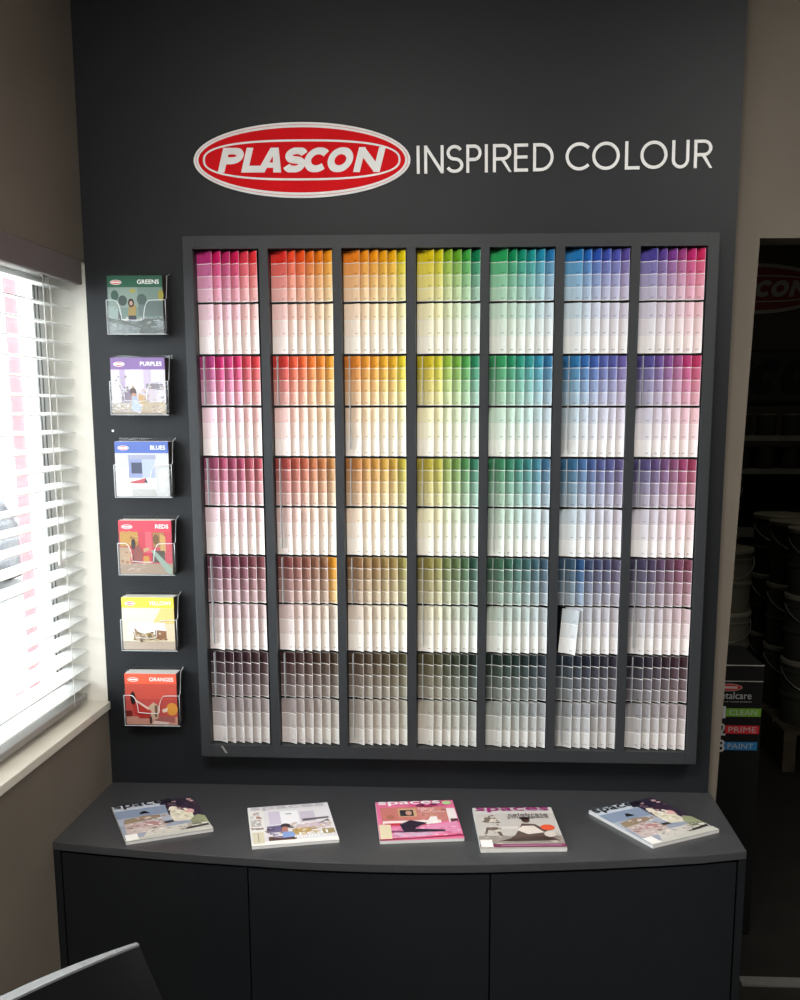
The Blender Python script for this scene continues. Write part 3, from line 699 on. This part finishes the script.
cream = [((226, 222, 226), R(0, 0, 1, 1)), ((206, 196, 214), R(.24, .50, .40, .84)), ((240, 238, 242), R(.38, .46, .60, .84)), ((200, 190, 206), R(.62, .52, .80, .80)), ((232, 230, 226), R(0, .26, .18, .9)), ((190, 184, 182), R(.02, .48, .14, .66)), ((120, 96, 88), R(.02, .40, .16, .44)),
    ((112, 104, 142), [(.20, .30), (.42, .30), (.42, .48), (.2, .46)]), ((96, 66, 58), [(.2, .10), (.52, .10), (.52, .2), (.2, .2)]), ((206, 188, 196), [(.50, .3), (.96, .36), (.94, .52), (.56, .46)]), ((188, 156, 92), [(.46, .22), (.8, .22), (.76, .38), (.5, .36)]), ((84, 78, 82), [(.64, .54), (.96, .58), (.96, .62), (.64, .60)]), ((92, 86, 84), [(.80, .44), (.96, .50), (.94, .56)]),
    *busy((.02, .40, .16, .86), [(206, 204, 206), (236, 234, 232), (160, 156, 160), (176, 120, 104)], 26, .025, 21), *busy((.46, .20, .96, .5), [(214, 190, 150), (196, 168, 120), (222, 206, 214), (150, 130, 110), (240, 236, 240)], 50, .03, 22, .7), *busy((.18, .10, .50, .46), [(120, 110, 146), (96, 74, 66), (150, 140, 168), (70, 56, 54)], 34, .03, 23, .6), ((58, 48, 52), ell(.42, .44, .06, .06)), ((176, 120, 108), [(.36, .28), (.44, .28), (.44, .42), (.38, .42)]), ((132, 158, 210), [(.36, .14), (.52, .16), (.50, .28), (.38, .30)]), ((160, 140, 90), R(.84, .18, .98, .3)), ((238, 236, 232), R(0, 0, 1, .09)), ((214, 206, 180), R(.02, .05, .15, .32)), ((150, 140, 120), R(.08, .08, .09, .30)), ((120, 120, 130), R(.45, .74, .52, .76))]
mag('pale cream magazine beside the blue one, showing a bright lounge', (.1533, -.1946), (.3473, -.1387), (.4063, -.3813), (.2114, -.4382), .204, .252, cream, (.03, .87, .92, .11), (196, 192, 196), .007, [('real', .56, .19, .34, .08, (250, 250, 248)), ('inspired', .50, .11, .46, .08, (250, 250, 248))])
pink = [((226, 112, 152), R(0, 0, 1, 1)), ((200, 120, 112), R(.05, .44, .86, .84)), ((222, 90, 140), R(.42, .84, .9, 1)), ((150, 40, 88), [(.5, .84), (.72, .82), (.66, .96), (.56, .97)]), ((60, 26, 50), [(.56, .86), (.62, .84), (.6, .93)]), ((206, 168, 128), R(.27, .58, .50, .80)), ((52, 50, 58), R(.29, .60, .46, .76)), ((196, 146, 130), ell(.40, .68, .04, .06)),
    ((206, 132, 124), R(.52, .46, .88, .82)), ((238, 226, 226), R(.88, .4, .99, .78)), ((90, 54, 60), R(.90, .40, .99, .50)), ((240, 226, 224), R(.06, .40, .78, .48)), ((196, 52, 64), R(.08, .36, .6, .42)), ((222, 140, 176), [(.1, .08), (.98, .14), (.98, .44), (.72, .36), (.1, .30)]), ((206, 170, 196), [(.16, .06), (.66, .1), (.62, .18), (.2, .2)]),
    *busy((.14, .06, .98, .36), [(232, 150, 186), (206, 110, 150), (236, 190, 206), (190, 90, 120)], 60, .035, 31, .5), *busy((.54, .48, .86, .84), [(206, 136, 128), (190, 112, 108), (222, 160, 150)], 26, .03, 32), *busy((.45, .85, .85, .98), [(206, 60, 120), (120, 36, 80), (232, 120, 170), (60, 26, 50)], 26, .03, 33), ((46, 36, 52), [(.26, .38), (.40, .48), (.60, .40), (.46, .30), (.44, .26), (.80, .22), (.80, .18), (.30, .18)]), ((240, 232, 230), [(.58, .36), (.74, .38), (.74, .56), (.66, .56)]), ((204, 156, 130), ell(.685, .60, .03, .04)), ((120, 60, 100), R(.14, .18, .30, .22)), ((160, 34, 72), [(0, 0), (1, .06), (1, .10), (.4, .04), (0, .05)]), ((222, 210, 176), R(.01, .03, .15, .38)), ((178, 214, 150), ell(.91, .92, .06, .05)), ((176, 110, 90), ell(.16, .58, .05, .05))]
mag('pink magazine lying in the middle of the cabinet top', (.4690, -.1360), (.6647, -.1152), (.7079, -.3599), (.5088, -.3880), .203, .256, pink, (.03, .87, .80, .12), (248, 240, 244), .008, [('fabric', .52, .74, .22, .07, (236, 206, 200)), ('Romance', .56, .66, .30, .07, (236, 206, 200))])
beige = [((176, 168, 160), R(0, 0, 1, 1)), ((196, 190, 184), R(.0, .3, 1, .84)), ((206, 202, 198), R(.0, .84, 1, 1)), ((150, 140, 132), R(0, .12, 1, .3)), ((120, 106, 96), [(.08, .62), (.30, .60), (.30, .68), (.20, .80), (.12, .74)]), ((214, 204, 192), [(.16, .62), (.3, .64), (.3, .7), (.2, .72)]), ((104, 88, 78), [(.08, .30), (.12, .50), (.26, .50), (.30, .30), (.26, .30), (.22, .44), (.14, .44), (.1, .3)]),
    ((214, 206, 198), R(.30, .46, .5, .52)), *busy((.02, .10, .98, .34), [(150, 138, 128), (176, 166, 156), (124, 110, 100), (196, 188, 178)], 50, .04, 41, .4), *busy((.08, .30, .32, .80), [(196, 186, 174), (120, 104, 92), (220, 212, 202)], 26, .025, 42), ((92, 74, 66), [(.32, .16), (.44, .30), (.50, .42), (.56, .58), (.72, .56), (.86, .38), (.90, .22), (.6, .2), (.44, .18)]), ((222, 210, 200), [(.48, .42), (.56, .52), (.70, .52), (.80, .36), (.6, .32)]), ((68, 50, 46), [(.24, .16), (.95, .18), (.82, .28), (.40, .24)]), ((78, 54, 46), ell(.62, .66, .05, .06)), ((34, 26, 26), ell(.615, .71, .07, .035)), ((206, 196, 186), ell(.86, .32, .07, .07)), ((226, 88, 54), ell(.86, .48, .085, .07)),
    ((116, 44, 80), R(.0, .03, 1, .10)), ((176, 120, 150), R(.25, .055, .95, .075)), ((240, 238, 234), R(.01, .03, .15, .20))]
mag('beige magazine with a seated woman and a round red badge', (.7249, -.1721), (.9235, -.1480), (.9387, -.4068), (.7413, -.4283), .203, .262, beige, (.03, .87, .93, .125), (150, 38, 110), .009, [('celebrate', .42, .77, .50, .075, (92, 84, 84)), ('your space', .40, .69, .52, .07, (92, 84, 84))])
mag('dark blue magazine turned on a slant at the storage end of the cabinet top', (1.0158, -.1641), (1.1882, -.0701), (1.3203, -.2732), (1.1427, -.3848), .205, .258, bluecov, (.01, .86, .72, .13), (24, 22, 30), .008, [])

# ------------------------------------------------------------------ black tub chair beneath the window
def chair():
    f = Vector((.838, -.545, 0)).normalized(); s = Vector((-f.y, f.x, 0))   # forward, and the side nearer the cabinet
    if s.y < 0: s = -s
    Rm = Vector((.1565, -1.085, 0)); mid = Rm - s * .235 - f * .0325
    r = thing('tub_chair', 'black chair with a curved back, its rim catching light below the sill', 'chair', (mid.x + f.x * .25, mid.y + f.y * .25, 0))
    off = (-r.location.x, -r.location.y, 0)
    NU, NV = 24, 10
    def pt(a, t, side):
        w = .235 + .055 * (1 - t) ** 1.2; u = a * w
        p = mid + s * u + f * (u * u / 1.7 + (1 - t) * .075 + abs(a) ** 4 * .10 * (1 - t)) + f * (side * (.023 - .014 * abs(a) ** 2))
        return (p.x, p.y, .44 + t * .38)
    vs = []; fs = []
    for side in (0, 1):
        for j in range(NV + 1):
            for i in range(NU + 1): vs.append(pt(-1 + 2 * i / NU, j / NV, side))
    q = lambda sd, j, i: sd * (NV + 1) * (NU + 1) + j * (NU + 1) + i
    for j in range(NV):
        for i in range(NU):
            fs.append((q(0, j, i), q(0, j + 1, i), q(0, j + 1, i + 1), q(0, j, i + 1))); fs.append((q(1, j, i), q(1, j, i + 1), q(1, j + 1, i + 1), q(1, j + 1, i)))
        fs.append((q(0, j, 0), q(1, j, 0), q(1, j + 1, 0), q(0, j + 1, 0))); fs.append((q(0, j, NU), q(0, j + 1, NU), q(1, j + 1, NU), q(1, j, NU)))
    for i in range(NU):
        fs.append((q(0, 0, i), q(0, 0, i + 1), q(1, 0, i + 1), q(1, 0, i)))
        fs.append((q(0, NV, i), q(1, NV, i), q(1, NV, i + 1), q(0, NV, i + 1)))
    mb = MB(); mb.add(vs, fs); mb.build('backrest', M['chair'], r, off, smooth=True)
    # rim cap, grey as a painted highlight
    mb = MB()
    for i in range(NU):
        a0, a1 = -1 + 2 * i / NU, -1 + 2 * (i + 1) / NU
        A, B, D, E = Vector(pt(a0, 1, 0)), Vector(pt(a1, 1, 0)), Vector(pt(a1, 1, 1)), Vector(pt(a0, 1, 1))
        up = Vector((0, 0, .004)); mb.prism([A, B, D, E], [A + up, B + up, D + up, E + up])
    mb.build('rim', M['chair_rim'], r, off)
    c = mid + f * .28; mb = MB()
    n = 28; ring = [(c.x + .24 * math.copysign(abs(math.cos(t)) ** .7, math.cos(t)) * s.x + .23 * math.copysign(abs(math.sin(t)) ** .7, math.sin(t)) * f.x,
                     c.y + .24 * math.copysign(abs(math.cos(t)) ** .7, math.cos(t)) * s.y + .23 * math.copysign(abs(math.sin(t)) ** .7, math.sin(t)) * f.y) for t in [2 * math.pi * k / n for k in range(n)]]
    mb.prism([(x, y, .40) for x, y in ring], [(x, y, .455) for x, y in ring]); mb.build('seat', M['chair'], r, off, bevel=.012)
    for a, b_ in ((-1, -1), (1, -1), (-1, 1), (1, 1)):
        p = c + s * (.17 * a) + f * (.16 * b_); e = c + s * (.21 * a) + f * (.20 * b_)
        mb = MB(); mb.tube([(p.x, p.y, .405), (e.x, e.y, 0)], .013, 12); mb.build('leg', M['steel'], r, off, smooth=True)
chair()

# ------------------------------------------------------------------ storage room seen through the opening
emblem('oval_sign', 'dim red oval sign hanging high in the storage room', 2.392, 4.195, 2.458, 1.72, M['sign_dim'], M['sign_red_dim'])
bn = thing('banner', 'dark grey banner with black slanted capitals below the dim oval sign', 'banner', (2.45, 4.19, 1.925))
mb = MB(); mb.box(-.6, .6, -.012, 0, -.165, .165); mb.build('board', M['banner'], bn)
for z in (-.155, .155):
    mb = MB(); mb.box(-.6, .6, -.014, -.012, z - .008, z + .008); mb.build('border_line', M['banner_text'], bn)
Hb = .215
for (x0, w), ch in zip([(-.208, .97), (-.150, .84), (-.111, 1.06), (-.048, .90), (.000, 1.06), (.0575, 1.08), (.1266, 1.15)], 'PLASCON'):
    mb = MB()
    def place(u, v, d, x0=x0):
        v = min(1, max(0, v)); return (-.08 + x0 * 3.3 + (u + v * .27) * Hb, -.012 - d, (v - .5) * Hb)
    put_strokes(mb, fat_glyph(ch, w * .85, .34), .165, place, .002); mb.build('letter', M['banner_text'], bn)

su = thing('shelf_unit', 'dark metal shelf unit with tins against the storage room wall', 'shelf unit', (2.55, 3.9, 0))
for z in (.5, 1.0, 1.375, 1.57):
    mb = MB(); mb.box(-.55, .55, -.2, .2, z - .03, z); mb.build('shelf_board', M['can'], su)
for x in (-.55, .51):
    for y in (-.2, .16):
        mb = MB(); mb.box(x, x + .04, y, y + .04, 0, 1.62); mb.build('post', M['black'], su)
can0 = thing('paint_can', 'small paint tin standing on the dark metal shelf unit', 'paint tin', group='paint tins on the storage shelves')
mb = MB(); mb.lathe([(.055, 0), (.058, .004), (.058, .115), (.060, .120)], n=24); mb.build('tin_body', M['banner'], can0, smooth=True)
mb = MB(); mb.lathe([(.060, .120), (.060, .126), (.050, .126), (.049, .122)], n=24); mb.build('tin_lid', M['can'], can0, smooth=True)
first = True
for z in (1.375, 1.57):
    for k in range(6):
        loc = (2.12 + k * .15, 3.80, z + .0008)
        if first: can0.location = loc; first = False
        else: dup(can0, loc)

def drum_proto(name, label, rad, hgt, m, ml, group):
    r = thing(name, label, 'drum', group=group)
    mb = MB(); mb.lathe([(rad * .90, 0), (rad * .92, .006), (rad * .94, hgt * .40), (rad, hgt * .42), (rad, hgt * .46), (rad * .95, hgt * .48), (rad * .97, hgt * .80), (rad * 1.0, hgt * .81), (rad * 1.0, hgt * .84), (rad * .97, hgt * .85), (rad * .98, hgt * .93)], n=40)
    mb.build('drum_body', m, r, smooth=True)
    mb = MB(); mb.lathe([(rad * 1.0, hgt * .925), (rad * 1.03, hgt * .93), (rad * 1.03, hgt * .985), (rad * 1.0, hgt), (rad * .93, hgt), (rad * .92, hgt * .985)], n=40)
    mb.build('drum_lid', ml, r, smooth=True)
    mb = MB(); mb.tube([(rad * 1.02 * math.cos(a), -.004 + rad * 1.02 * math.sin(a), hgt * .84 - .10 * math.sin(-a) ) for a in [math.pi + math.pi * k / 16 for k in range(17)]], .003, 6); mb.build('handle', M['steel'], r, smooth=True)
    return r
pl = thing('pallet', 'low timber pallet under the drum stacks', 'pallet', (2.35, 2.78, 0))
for k in range(5):
    mb = MB(); mb.box(-.16, .16, -.52 + k * .215, -.52 + k * .215 + .18, .185, .205); mb.build('deck_board', M['wood'], pl)
for x in (-.16, -.03, .10):
    mb = MB(); mb.box(x, x + .06, -.52, .52, 0, .185); mb.build('runner', M['wood'], pl)
d0 = drum_proto('paint_drum', 'x', .143, .32, M['drum'], M['drum_lid'], 'large paint drums in three stacks')
first = True
for yk, y in enumerate((2.44, 2.78, 3.12)):
    wh = ['stack nearest the opening', 'middle stack on the pallet', 'stack farthest into the storage room'][yk]
    for k in range(3):
        lb = ['lowest', 'middle', 'topmost'][k] + ' large paint drum in the ' + wh
        loc = (2.352, y, .2055 + k * .3205)
        if first: d0.location = loc; d0['label'] = lb; first = False
        else: dup(d0, loc, lb)
p0 = drum_proto('paint_pail', 'x', .14, .335, M['pail'], M['drum_lid'], 'pale pails beside the drums')
first = True
for (x, y, n, w) in ((2.09, 3.55, 4, 'taller stack of pails'), (2.03, 2.95, 3, 'shorter stack of pails')):
    for k in range(n):
        lb = f'{["lowest", "second", "third", "fourth"][k]} pale pail from the floor in the {w}'
        loc = (x, y, .0005 + k * .3355)
        if first: p0.location = loc; p0['label'] = lb; first = False
        else: dup(p0, loc, lb)

# display stand
ds = thing('display_stand', 'black display stand listing three coloured steps, just inside the opening', 'display stand', (1.44, .6, 0))
def dpart(mb, n, m): return mb.build(n, m, ds, (-1.44, -.6, 0))
mb = MB(); mb.box(1.24, 1.637, .602, .90, 0, .92); dpart(mb, 'cabinet_body', M['black'])
mb = MB(); mb.box(1.24, 1.637, .5985, .602, .867, .8695); mb.box(1.24, 1.637, .5985, .602, .919, .922); dpart(mb, 'edge_strip', M['rail'])
O = (0, .6005, 0); U = (1, 0, 0); V = (0, 0, 1)
sh = [((150, 120, 116), ell(1.528, .848, .044, .0125)), ((150, 30, 34), ell(1.528, .848, .040, .0100)), ((170, 150, 146), R(1.500, .844, 1.556, .852))]
picture('emblem', ds, (-1.44, -.0, 0), U, V, (0, -1, 0), sh, 'print')
mb = MB(); put_text(mb, 'Metalcare', O, U, V, 1.484, .810, .118, .023, col=tuple([.36] * 3)); dpart(mb, 'heading', M['print'])
mb = MB(); put_text(mb, 'steel and metal primer', O, U, V, 1.480, .797, .125, .007, col=tuple([.30] * 3)); dpart(mb, 'subheading', M['print'])
for k, (w, c, z) in enumerate((('CLEAN', (96, 140, 44), .752), ('PRIME', (170, 34, 36), .695), ('PAINT', (34, 98, 146), .640))):
    sh = [(c, R(1.524, z, 1.634 - .003 * k, z + .0275))]
    picture('colour_bar', ds, (-1.44, 0, 0), U, V, (0, -1, 0), sh, 'print')
    mb = MB(); put_text(mb, w, (0, .6, 0), U, V, 1.534, z + .005, .088 - .006 * (k == 2), .0175, off=(0, -.0006, 0), col=tuple([.30] * 3)); dpart(mb, 'step_word', M['print'])
    mb = MB(); put_text(mb, str(k + 1), (0, .6, 0), U, V, 1.503 + .010 * (k == 0), z - .006, .022 - .012 * (k == 0), .040, off=(0, -.0006, 0), bold=.01, col=tuple([.36] * 3)); dpart(mb, 'step_number', M['print'])
mb = MB(); mb.box(1.538, 2.44, .275, .324, 0, .006)
struct(mb.build('trim_3', M['steel']), 'pale metal floor strip inside the dark opening', 'floor strip')

# ------------------------------------------------------------------ light
W = bpy.data.worlds.new('sky'); S.world = W; W.use_nodes = True
bg = W.node_tree.nodes['Background']; bg.inputs['Color'].default_value = (.87, .94, 1.0, 1); bg.inputs['Strength'].default_value = 10.0
def area(name, loc, rot, sx, sy, e, col, portal=False):
    l = bpy.data.lights.new(name, 'AREA'); l.shape = 'RECTANGLE'; l.size = sx; l.size_y = sy; l.energy = e; l.color = col
    if portal: l.cycles.is_portal = True
    o = bpy.data.objects.new(name, l); C.objects.link(o); o.location = loc; o.rotation_euler = rot; return o
area('window_portal', (-.425, -1.0, 1.53), (0, math.radians(-90), 0), 1.16, 1.98, 1, (1, 1, 1), True)
area('ceiling_lamp', (2.1, -1.8, 2.93), (0, 0, 0), 1.2, .6, 52, (1.0, .97, .92))
area('ceiling_lamp', (.25, -2.4, 2.93), (0, 0, 0), .8, .6, 62, (1.0, .97, .93))
area('storage_fill', (2.3, 2.4, 2.93), (0, 0, 0), .6, .3, 2.6, (1.0, .95, .8))  # added fill light, no fitting seen, so the storage sign shows

# ------------------------------------------------------------------ camera
cam = bpy.data.cameras.new('camera'); co = bpy.data.objects.new('camera', cam); C.objects.link(co); S.camera = co
cam.sensor_fit = 'AUTO'; cam.sensor_width = 36; cam.lens = 1069.34 / 1000 * 36
cam.shift_x = (400 - 431.5) / 1000; cam.shift_y = .1; cam.clip_start = .05
yaw, pit, rol = -.0493, -.1762, .0007
f = Vector((math.sin(yaw) * math.cos(pit), math.cos(yaw) * math.cos(pit), math.sin(pit)))
r_ = f.cross(Vector((0, 0, 1))).normalized(); u_ = r_.cross(f)
r2 = r_ * math.cos(rol) + u_ * math.sin(rol); u2 = -r_ * math.sin(rol) + u_ * math.cos(rol)
mw = Matrix(((r2.x, u2.x, -f.x, .744), (r2.y, u2.y, -f.y, -2.7533), (r2.z, u2.z, -f.z, 1.72), (0, 0, 0, 1)))
co.matrix_world = mw

S.view_settings.view_transform = 'Standard'; S.view_settings.look = 'None'; S.view_settings.gamma = 1; S.view_settings.exposure = .22
S.view_settings.use_curve_mapping = False
